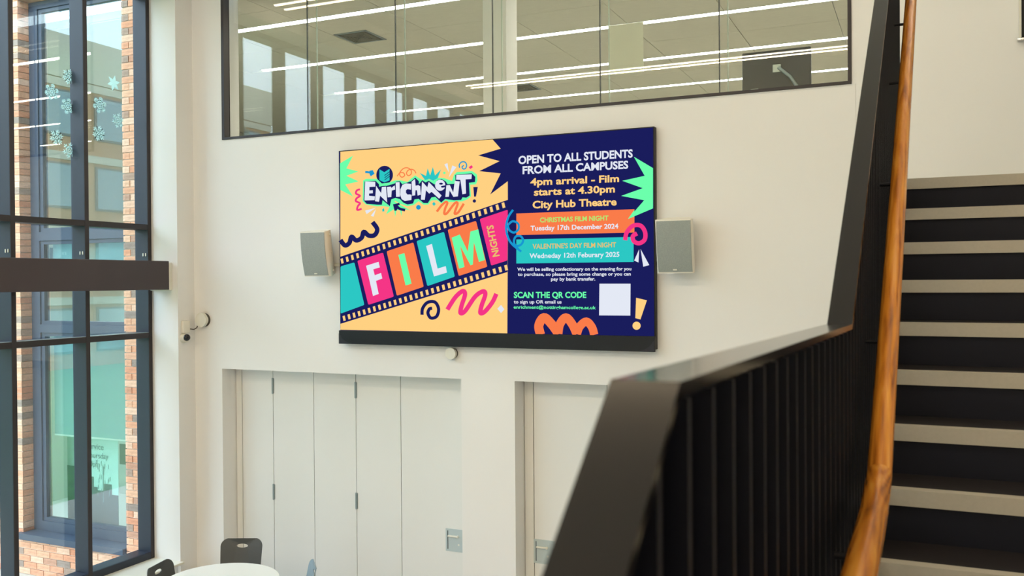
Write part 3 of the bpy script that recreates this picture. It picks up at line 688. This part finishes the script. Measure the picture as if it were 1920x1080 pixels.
y = -2.85; bars = {}
while y < YT-.02:
    X = gx(y); zt_ = gz(y)-.0165; zb_ = max(nose(y)-.02, FZ+.002)
    if y > 5.2: zb_ = zt_-1.0
    pg(box('baluster', (X-GW+.004, y-.005, zb_), (X-.006, y+.005, zt_), M['black'])); y += .0845
pg(obj('stringer', sweep([-2.85, LY0, LY1-.2, NY0, YT], lambda y: nose(y)+.02 if y > -2.8 else nose(y)+.02, .34, GW-.012, -.012), M['black']))
pg(obj('rear_plate', sweep([-2.85, YA, YBn, YT], lambda y: gz(y)-.02, .9, GW-.0005, -GW+.004), M['black']))
# handrail
def hz(y):
    if y > 2.13: return -.428+(y-2.13)*PITCH
    if y > 1.8: return -.428-.032*math.sin((2.13-y)/.33*math.pi/2)
    return -.46
def hx(y): return -.0868+.0150*(y-2.13) if y > 2.13 else -.0868-.006*(2.13-y)
H1 = [(hx(y), y, hz(y)) for y in [2.13+.2*k for k in range(0, 17)]]
bm = bmesh.new(); bm_tube(bm, H1, .0255, 24); hr = pg(obj('handrail', bm, M['wood'], smooth=True)); hr['label'] = 'round stained oak handrail of the upper flight'
bm = bmesh.new(); bm_tube(bm, [(hx(y), y, hz(y)) for y in [2.128-.066*k for k in range(6)]+[1.5, 1.0, .6]] + [(hx(.4), .4, -.56), (hx(0), 0, -.83), (hx(-2), -2, -2.15)], .0262, 24)
hr2 = pg(obj('handrail', bm, M['wood_level'], smooth=True)); hr2['label'] = 'level length of oak handrail beside the landing'
for (bx, by) in ((1565, 1042), (1630, 641), (1657, 346), (1673, 156.5), (1688, 47)):
    best = None
    for i in range(90, 540):           # find the bracket's station along the rail
        yy = i/100; zz = hz(yy)-.045; q = Vector((gx(yy)+.005, yy, zz)); cc = q.dot(fw); py_ = 540-F*q.dot(UP)/cc
        if best is None or abs(py_-by) < best[0]: best = (abs(py_-by), yy, zz)
    yy, zz = best[1:]
    bm = bmesh.new(); bm_tube(bm, [(gx(yy)-.004, yy, zz), (hx(yy)-.012, yy, zz), (hx(yy), yy, zz+.012), (hx(yy), yy, zz+.022)], .0065, 10)
    pg(obj('rail_bracket', bm, M['black'], smooth=True))

# ------------------------------------------------------------------ atrium ceiling light fittings
for i, yy in enumerate(LIGHT_ROWS[:2]):
    t = thing('pendant_line_light', ['twin white line light seen mirrored in the upper window, the upper-left pair', 'twin white line light seen mirrored across the upper window and monitor, the lower pair'][i], 'ceiling light', (-3.3, yy, 3.8), group='twin line lights of the atrium')
    for s in (-.11, .11):
        box('housing', (-4.8, s-.022, .002), (4.8, s+.022, .06), M['white'], t); box('diffuser', (-4.79, s-.012, -.012), (4.79, s+.012, .001), M['astrip'], t)
    bm = bmesh.new()
    for x in (-4, 0, 4): bm_cyl(bm, (x, 0, .06), (x, 0, .399), .004, 6); bm_box(bm, (x-.02, -.11, .061), (x+.02, .11, .07))
    obj('hanger', bm, M['grey'], t)

# ------------------------------------------------------------------ table and chairs
TZ = FZ+.74
P3 = [onZ(345, 1070, TZ), onZ(430, 1055.5, TZ), onZ(515, 1067, TZ)]
(ax, ay, _), (bx, by, _), (cx, cy, _) = [tuple(p) for p in P3]
d_ = 2*(ax*(by-cy)+bx*(cy-ay)+cx*(ay-by))
ux = ((ax*ax+ay*ay)*(by-cy)+(bx*bx+by*by)*(cy-ay)+(cx*cx+cy*cy)*(ay-by))/d_
uy = ((ax*ax+ay*ay)*(cx-bx)+(bx*bx+by*by)*(ax-cx)+(cx*cx+cy*cy)*(bx-ax))/d_
RT_ = math.hypot(ax-ux, ay-uy)
t = thing('round_table', 'round white table near the window corner', 'table', (ux, uy, FZ))
bm = bmesh.new(); bm_cyl(bm, (0, 0, .715), (0, 0, .74), RT_, 64); bmesh.ops.bevel(bm, geom=[e for e in bm.edges if abs(e.verts[0].co.z-e.verts[1].co.z) < 1e-5], offset=.004, segments=2, affect='EDGES'); obj('table_top', bm, M['table'], t, True)
bm = bmesh.new(); bm_cyl(bm, (0, 0, .02), (0, 0, .714), .035, 20); obj('column', bm, M['white'], t, True)
bm = bmesh.new(); bm_cyl(bm, (0, 0, .001), (0, 0, .02), .17, 40, .16); obj('base', bm, M['white'], t, True)
def chair_parts(t, m, tall=.84):
    # backrest: curved plate with an oval grip hole
    nx, nz = 18, 16; w, z0, z1 = .225, .50, tall; hc, hw, hh = tall-.072, .062, .021
    def outline(u):    # half width at height u (0..1)
        return w*(1-.02*(1-u)) 
    bm = bmesh.new()
    # outer loop and hole loop in the plate plane (x,z), bridged with triangles through an ngon fill
    outer = []
    r = .07
    for (cx_, cz_, a0) in ((w-r, z1-r, 0), (-w+r, z1-r, 90)):
        for q in range(8): a_ = math.radians(a0+90*q/7); outer.append((cx_+r*math.cos(a_), cz_+r*math.sin(a_)+.012*math.cos((cx_+r*math.cos(a_))/w*1.4)))
    outer += [(-w*.98, .66), (-w*.95, z0), (-w*.5, z0), (0, z0), (w*.5, z0), (w*.95, z0), (w*.98, .66)]
    hole = [(hw*math.cos(a), hc+hh*math.sin(a)) for a in [2*math.pi*i/20 for i in range(20)]]
    ov = [bm.verts.new((x, 0, z)) for x, z in outer]; hv = [bm.verts.new((x, 0, z)) for x, z in hole]
    oe = [bm.edges.new((ov[i], ov[(i+1) % len(ov)])) for i in range(len(ov))]; he = [bm.edges.new((hv[i], hv[(i+1) % 20])) for i in range(20)]
    bmesh.ops.triangle_fill(bm, use_beauty=True, edges=oe+he)
    for f in [f for f in bm.faces if all(v in hv for v in f.verts)]: bm.faces.remove(f)
    fs = list(bm.faces); ext = bmesh.ops.extrude_face_region(bm, geom=fs)
    for v in [g for g in ext['geom'] if isinstance(g, bmesh.types.BMVert)]: v.co.y += .009
    for v in bm.verts:
        v.co.y += .20 + (v.co.z-.5)*.22 - .035*(1-(v.co.x/w)**2)*-1 - .03
    obj('backrest', bm, m, t, False)
    bm = bmesh.new(); n = 10; g = []
    for i in range(n+1):
        row_ = []
        for j in range(n+1):
            x = (-1+2*i/n); y = (-1+2*j/n); k = 1/max(1, (abs(x)**6+abs(y)**6)**(1/6))
            row_.append(bm.verts.new((x*k*.215, y*k*.215, .455-.014*(1-x*x)*(1-y*y)+(.03 if j == n else 0))))
        g.append(row_)
    for i in range(n):
        for j in range(n): bm.faces.new((g[i][j], g[i+1][j], g[i+1][j+1], g[i][j+1]))
    bmesh.ops.solidify(bm, geom=list(bm.faces), thickness=.008); obj('seat', bm, m, t, True)
    bm = bmesh.new()
    for s in (-1, 1): bm_tube(bm, [(s*.14, .17, .43), (s*.14, .215, .50), (s*.14, .245, .62)], .014, 10)
    obj('back_support', bm, m, t, True)
    for sx_ in (-1, 1):
        for sy_ in (-1, 1):
            bm = bmesh.new(); bm_tube(bm, [(sx_*.17, sy_*.16, .445), (sx_*.19, sy_*.2, .24), (sx_*.205, sy_*.23, .002)], .011, 10); obj('leg', bm, M['alu'], t, True)
def chair(px_, py_, yaw, m, label, zt=.84, col=None):
    p = onZ(px_, py_, FZ+zt)       # top centre of the backrest
    back = Vector((0, .28, 0)); back.rotate(Matrix.Rotation(yaw, 3, 'Z'))
    t = thing('plastic_chair', label, 'chair', (p.x-back.x, p.y-back.y, FZ), (0, 0, yaw), 'chairs around the round table')
    chair_parts(t, m, zt); return t
R_ = math.radians
chair(455, 1010, R_(24), M['chair'], 'charcoal plastic chair facing the camera behind the round table')
chair(292, 1058, R_(103), M['chair'], 'charcoal plastic chair at the window side of the round table', .79)
chair(592, 1058, R_(-48), M['bluechair'], 'blue-grey plastic chair seen edge-on right of the round table')

# ------------------------------------------------------------------ outside: brick wing with a window
YBK = 8.45; CO = .0865; BLN = .25; JO = .011
OX0, OX1 = onY(38, 500, YBK).x, onY(232, 500, YBK).x
OZ0 = -3.34; OZ1 = 3.80
bw = struct(boxes('wall_brick', [((-12.6, YBK+.012, -3.95), (OX0-.012, bk+.0, 4.6)), ((OX1+.012, YBK+.012, -3.95), (XL-.64, bk, 4.6)),
                                 ((OX0-.012, YBK+.012, -3.95), (OX1+.012, bk, OZ0-.012)), ((OX0-.012, YBK+.012, OZ1+.012), (OX1+.012, bk, 4.6))], M['mortar']))
def bmesh_box_mesh(sx_, sy_, sz_):
    bm = bmesh.new(); bm_box(bm, (-sx_/2, -sy_/2, -sz_/2), (sx_/2, sy_/2, sz_/2)); me = bpy.data.meshes.new('brick'); bm.to_mesh(me); bm.free(); me.materials.append(M['brick']); return me
bk_list = []
nrow = int((4.45+3.9)/CO)
for r in range(nrow):
    z = -3.9+CO*(r+.5); off = (r % 2)*BLN/2
    h = (r % 2)*BLN/2
    if z < OZ0-.02 or z > OZ1: segs = [(OX1, XL-.64, 1), (OX1-JO, -12.55, -1)]
    else: segs = [(OX1, XL-.64, 1), (OX0, -12.55, -1)]
    for (s0, s1, sg) in segs:
        a = s0; first = True
        while (s1-a)*sg > .03:
            L_ = BLN-JO
            if first and h: L_ = BLN/2-JO
            first = False
            e_ = a+sg*L_
            if (e_-s1)*sg > -.04: e_ = s1
            bk_list.append((min(a, e_), max(a, e_), z)); a = e_+sg*JO
def inview(b):
    q = Vector(((b[0]+b[1])/2, YBK, b[2])); c_ = q.dot(fw); px_ = 960+F*q.dot(RT)/c_; py_ = 540-F*q.dot(UP)/c_
    return -20 < px_ < 275 and -20 < py_ < 1100
vis = sorted([b for b in bk_list if inview(b)], key=lambda b: -(b[0]))
parts = set(vis[:296]); meshes = {}
stuff = bmesh.new()
for b_ in bk_list:
    w = round(b_[1]-b_[0], 3); j = random.uniform(-.004, .003)
    if b_ in parts:
        if w not in meshes: meshes[w] = bmesh_box_mesh(w, .17, CO-JO)
        o = bpy.data.objects.new('brick', meshes[w]); COL.objects.link(o); o.parent = bw
        o.location = ((b_[0]+b_[1])/2, YBK+.085+j, b_[2])
    else: bm_box(stuff, (b_[0], YBK+j, b_[2]-(CO-JO)/2), (b_[1], YBK+.17+j, b_[2]+(CO-JO)/2))
o = obj('brick_courses', stuff, M['brick'], bw); o['kind'] = 'stuff'
# outer window: frame, sill, panes
w3 = empty_struct('window_3')
FY = YBK+.165
fl_, fr_ = OX0+.002, OX1-.002
fz = [(OZ0, OZ0+.13), (-.66, -.55), (.58, .70), (OZ1-.10, OZ1)]
boxes('window_frame', [((fl_, FY, OZ0), (fl_+.16, FY+.08, OZ1)), ((fr_-.05, FY, OZ0), (fr_, FY+.08, OZ1))] + [((fl_+.16, FY, a), (fr_-.05, FY+.08, b)) for a, b in fz], M['oframe'], w3)
for (a, b) in ((OZ0+.13, -.66), (-.55, .58), (.70, OZ1-.10)):
    boxes('sash', [((fl_+.16, FY+.02, a), (fl_+.22, FY+.10, b)), ((fl_+.22, FY+.02, a), (fr_-.05, FY+.10, a+.05)), ((fl_+.22, FY+.02, b-.05), (fr_-.05, FY+.10, b))], M['oframe'], w3)
    box('pane', (fl_+.20, FY+.045, a+.02), (fr_-.04, FY+.055, b-.02), M['oglass'], w3)
box('window_sill', (OX0-.06, YBK-.06, OZ0-.085), (OX1-.005, FY+.02, OZ0-.002), M['oframe'], w3)
# ground-floor room behind the outer window
rb = 11.5
struct(boxes('wall_inner_room', [((-13.2, rb, FZ), (-8.9, rb+.1, .19)), ((-13.3, bk+.001, FZ), (-13.2, rb, .19)), ((-8.9, bk+.3, FZ), (-8.8, rb+.1, .19))], M['teal_in']))
struct(box('floor_4', (-13.3, bk+.001, FZ-.1), (-8.8, rb+.1, FZ), M['table']))
area('ceiling_or_fill_lamp', (-10.8, 10.2, .12), 2.5, 1.4, 70, (.9, .97, 1))
# roller blinds
yb_ = FY+.14
for (za, zb2, lab) in ((onY(150, 817, yb_).z, -.62, 'teal roller blind half down in the lower pane of the outer window'), (.05, .60, 'teal roller blind in the middle pane of the outer window')):
    t = thing('roller_blind', lab, 'blind', ((fl_+fr_)/2, yb_, zb2))
    xw = (fr_-fl_)/2-.03
    box('fabric', (-xw+.22, -.002, za-zb2), (xw, .002, -.03), M['blind'], t); box('bottom_bar', (-xw+.22, -.008, za-zb2-.02), (xw, .008, za-zb2), M['white'], t)
    bm = bmesh.new(); bm_cyl(bm, (-xw+.22, 0, -.02), (xw, 0, -.02), .022, 12); obj('roller', bm, M['white'], t, True)
# pull-up banner
yb2 = FY+.45
q0, q1 = onY(126, 820, yb2), onY(223, 998, yb2)
t = thing('pull_up_banner', 'pull-up banner with service hours and a dark street photo behind the outer window', 'banner', ((q0.x+q1.x)/2, yb2, q1.z-.02))
bw2 = (q1.x-q0.x)/2; bh = 1.35
box('banner_sheet', (-bw2, 0, .06), (bw2, .004, bh), M['bannerp'], t)
box('banner_photo', (-bw2, -.002, .06), (bw2, -.0005, .42), M['bannerd'], t)
bm = bmesh.new()
for (xa, xb, z1_) in ((-1, -.72, .86), (-.72, -.45, .74), (-.45, -.2, .66), (-.2, .05, .74), (.05, .2, .60), (.2, .45, .56), (.45, .75, .66), (.75, 1, .52)):
    bm_box(bm, (bw2*xa, -.0035, .40), (bw2*xb, -.0021, z1_))
obj('banner_skyline', bm, M['bannerd'], t)
bm = bmesh.new()
for i in range(26): 
    a_ = random.uniform(-.9, .9); x_ = bw2*.42+a_*.16; z_ = random.uniform(.5, .98); bm_box(bm, (x_-.004, -.005, z_-.03), (x_+.004, -.004, z_+.03))
bm_box(bm, (bw2*.42-.006, -.005, .4), (bw2*.42+.006, -.004, .9)); obj('banner_tree', bm, M['bannerm'], t)
box('banner_base', (-bw2-.02, -.06, 0), (bw2+.02, .06, .07), M['alu'], t, bevel=.01)
def wtext(st, parent, x, z, size, y=-.006):
    cu = bpy.data.curves.new('t', 'FONT'); cu.body = st; cu.size = size; cu.extrude = .0005; cu.align_x = 'CENTER'
    ob = bpy.data.objects.new('t', cu); COL.objects.link(ob); me = bpy.data.meshes.new_from_object(ob.evaluated_get(bpy.context.evaluated_depsgraph_get())); bpy.data.objects.remove(ob)
    o = bpy.data.objects.new('lettering', me); COL.objects.link(o); o.parent = parent; o.location = (x, y, z); o.rotation_euler = (math.pi/2, 0, 0); me.materials.append(M['bannerm']); return o
wtext('Service', t, .05, 1.12, .12); wtext('y Thursday', t, .06, 1.0, .11); wtext('0pm', t, .05, .88, .11)
tag(box('wall_picture', (onY(228, 850, 9.6).x-.02, 9.58, onY(228, 870, 9.6).z), (onY(243, 850, 9.6).x, 9.6, onY(228, 832, 9.6).z), M['dark'], bevel=.003), 'small dark framed picture beside the pull-up banner behind the outer window', 'picture')
struct(box('trim_2', (-9.35, 9.601, FZ+.01), (-8.95, 9.65, -.7), M['teal_in']))

# snowflake stickers on the panes
XS = GX-.186
def flake(px_, py_, r, kind, label):
    c = onX(px_, py_, XS); t = bmesh.new(); R0 = r
    def bar(a0, r0, a1, r1, w):
        p = Vector((0, math.cos(a0)*r0, math.sin(a0)*r0)); q = Vector((0, math.cos(a1)*r1, math.sin(a1)*r1)); d = (q-p); n = Vector((0, -d.z, d.y)).normalized()*w/2
        bm_poly_prism(t, [p-n, q-n, q+n, p+n], (.0012, 0, 0))
    w = r*.10
    for i in range(6):
        a = math.pi/3*i+.3
        if kind == 0:      # solid pointed star
            bm_poly_prism(t, [(0, 0, 0), (0, math.cos(a-.5)*r*.5, math.sin(a-.5)*r*.5), (0, math.cos(a)*r, math.sin(a)*r), (0, math.cos(a+.5)*r*.5, math.sin(a+.5)*r*.5)], (.0012, 0, 0))
        else:
            bar(a, 0, a, r, w)
            for s in (-1, 1):
                bar(a, r*.55, a+s*.30, r*.85, w); bar(a, r*.3, a+s*.5, r*(.52 if kind == 1 else .66), w)
                if kind == 2: bar(a+math.pi/6, r*.2, a+math.pi/6, r*.9, w*.8)
                if kind == 3: bar(a+s*.30, r*.85, a, r*1.0, w)
            if kind == 3: bar(a, r*.62, a+math.pi/3, r*.62, w)
    o = obj('snowflake_sticker', t, M['decal'], loc=c); tag(o, label, 'sticker', 'snowflake stickers on the window')
flake(213, 156, .098, 0, 'solid six-pointed star sticker highest in the right-hand window pane')
flake(187, 197, .096, 3, 'lacy round snowflake sticker below and left of the solid star')
flake(221, 226, .092, 1, 'branched snowflake sticker nearest the brick edge in the right pane')
flake(185, 250, .092, 2, 'spiky snowflake sticker lowest in the right-hand window pane')
flake(97, 172, .088, 3, 'lacy snowflake sticker leftmost on the window, in the left pane')
flake(129, 144, .090, 2, 'spiky snowflake sticker highest beside the middle mullion, half hidden')
flake(127, 199, .090, 3, 'lacy snowflake sticker half hidden by the middle mullion, second from top')
flake(106, 258, .090, 2, 'snowflake sticker in the left pane below the leftmost one')
flake(130, 282, .092, 1, 'lowest snowflake sticker, half hidden by the middle mullion')

# ------------------------------------------------------------------ outside ground and the building across the yard
struct(box('ground', (-90, -60, FZ-.6), (XL-.52, YBK+.3, FZ-.32), M['grass']))
struct(box('paving', (-14, -20, FZ-.319), (XL-.55, YBK, FZ-.28), M['oconc']))
t = thing('building', 'long orange brick building with window bands across the yard, seen mirrored in glass', 'building', (-36, -8, FZ-.32))
box('wall', (-8, -19, 0), (0, 16, 13.4), M['obrick'], t); box('parapet', (-8.1, -19.1, 13.4), (.12, 16.1, 15.4), M['oconc'], t)
for f in range(4):
    box('floor_band', (.001, -19, 3.35*f+2.95), (.1, 16, 3.35*f+3.3), M['oconc'], t)
    for k in range(8):
        wv = box('window', (.001, -18+4.3*k, 3.35*f+.7), (.08, -18+4.3*k+3.2, 3.35*f+2.8), M['oframe'], t)
        box('pane', (.081, -18+4.3*k+.1, 3.35*f+.8), (.10, -18+4.3*k+3.1, 3.35*f+2.7), M['owin'], wv)
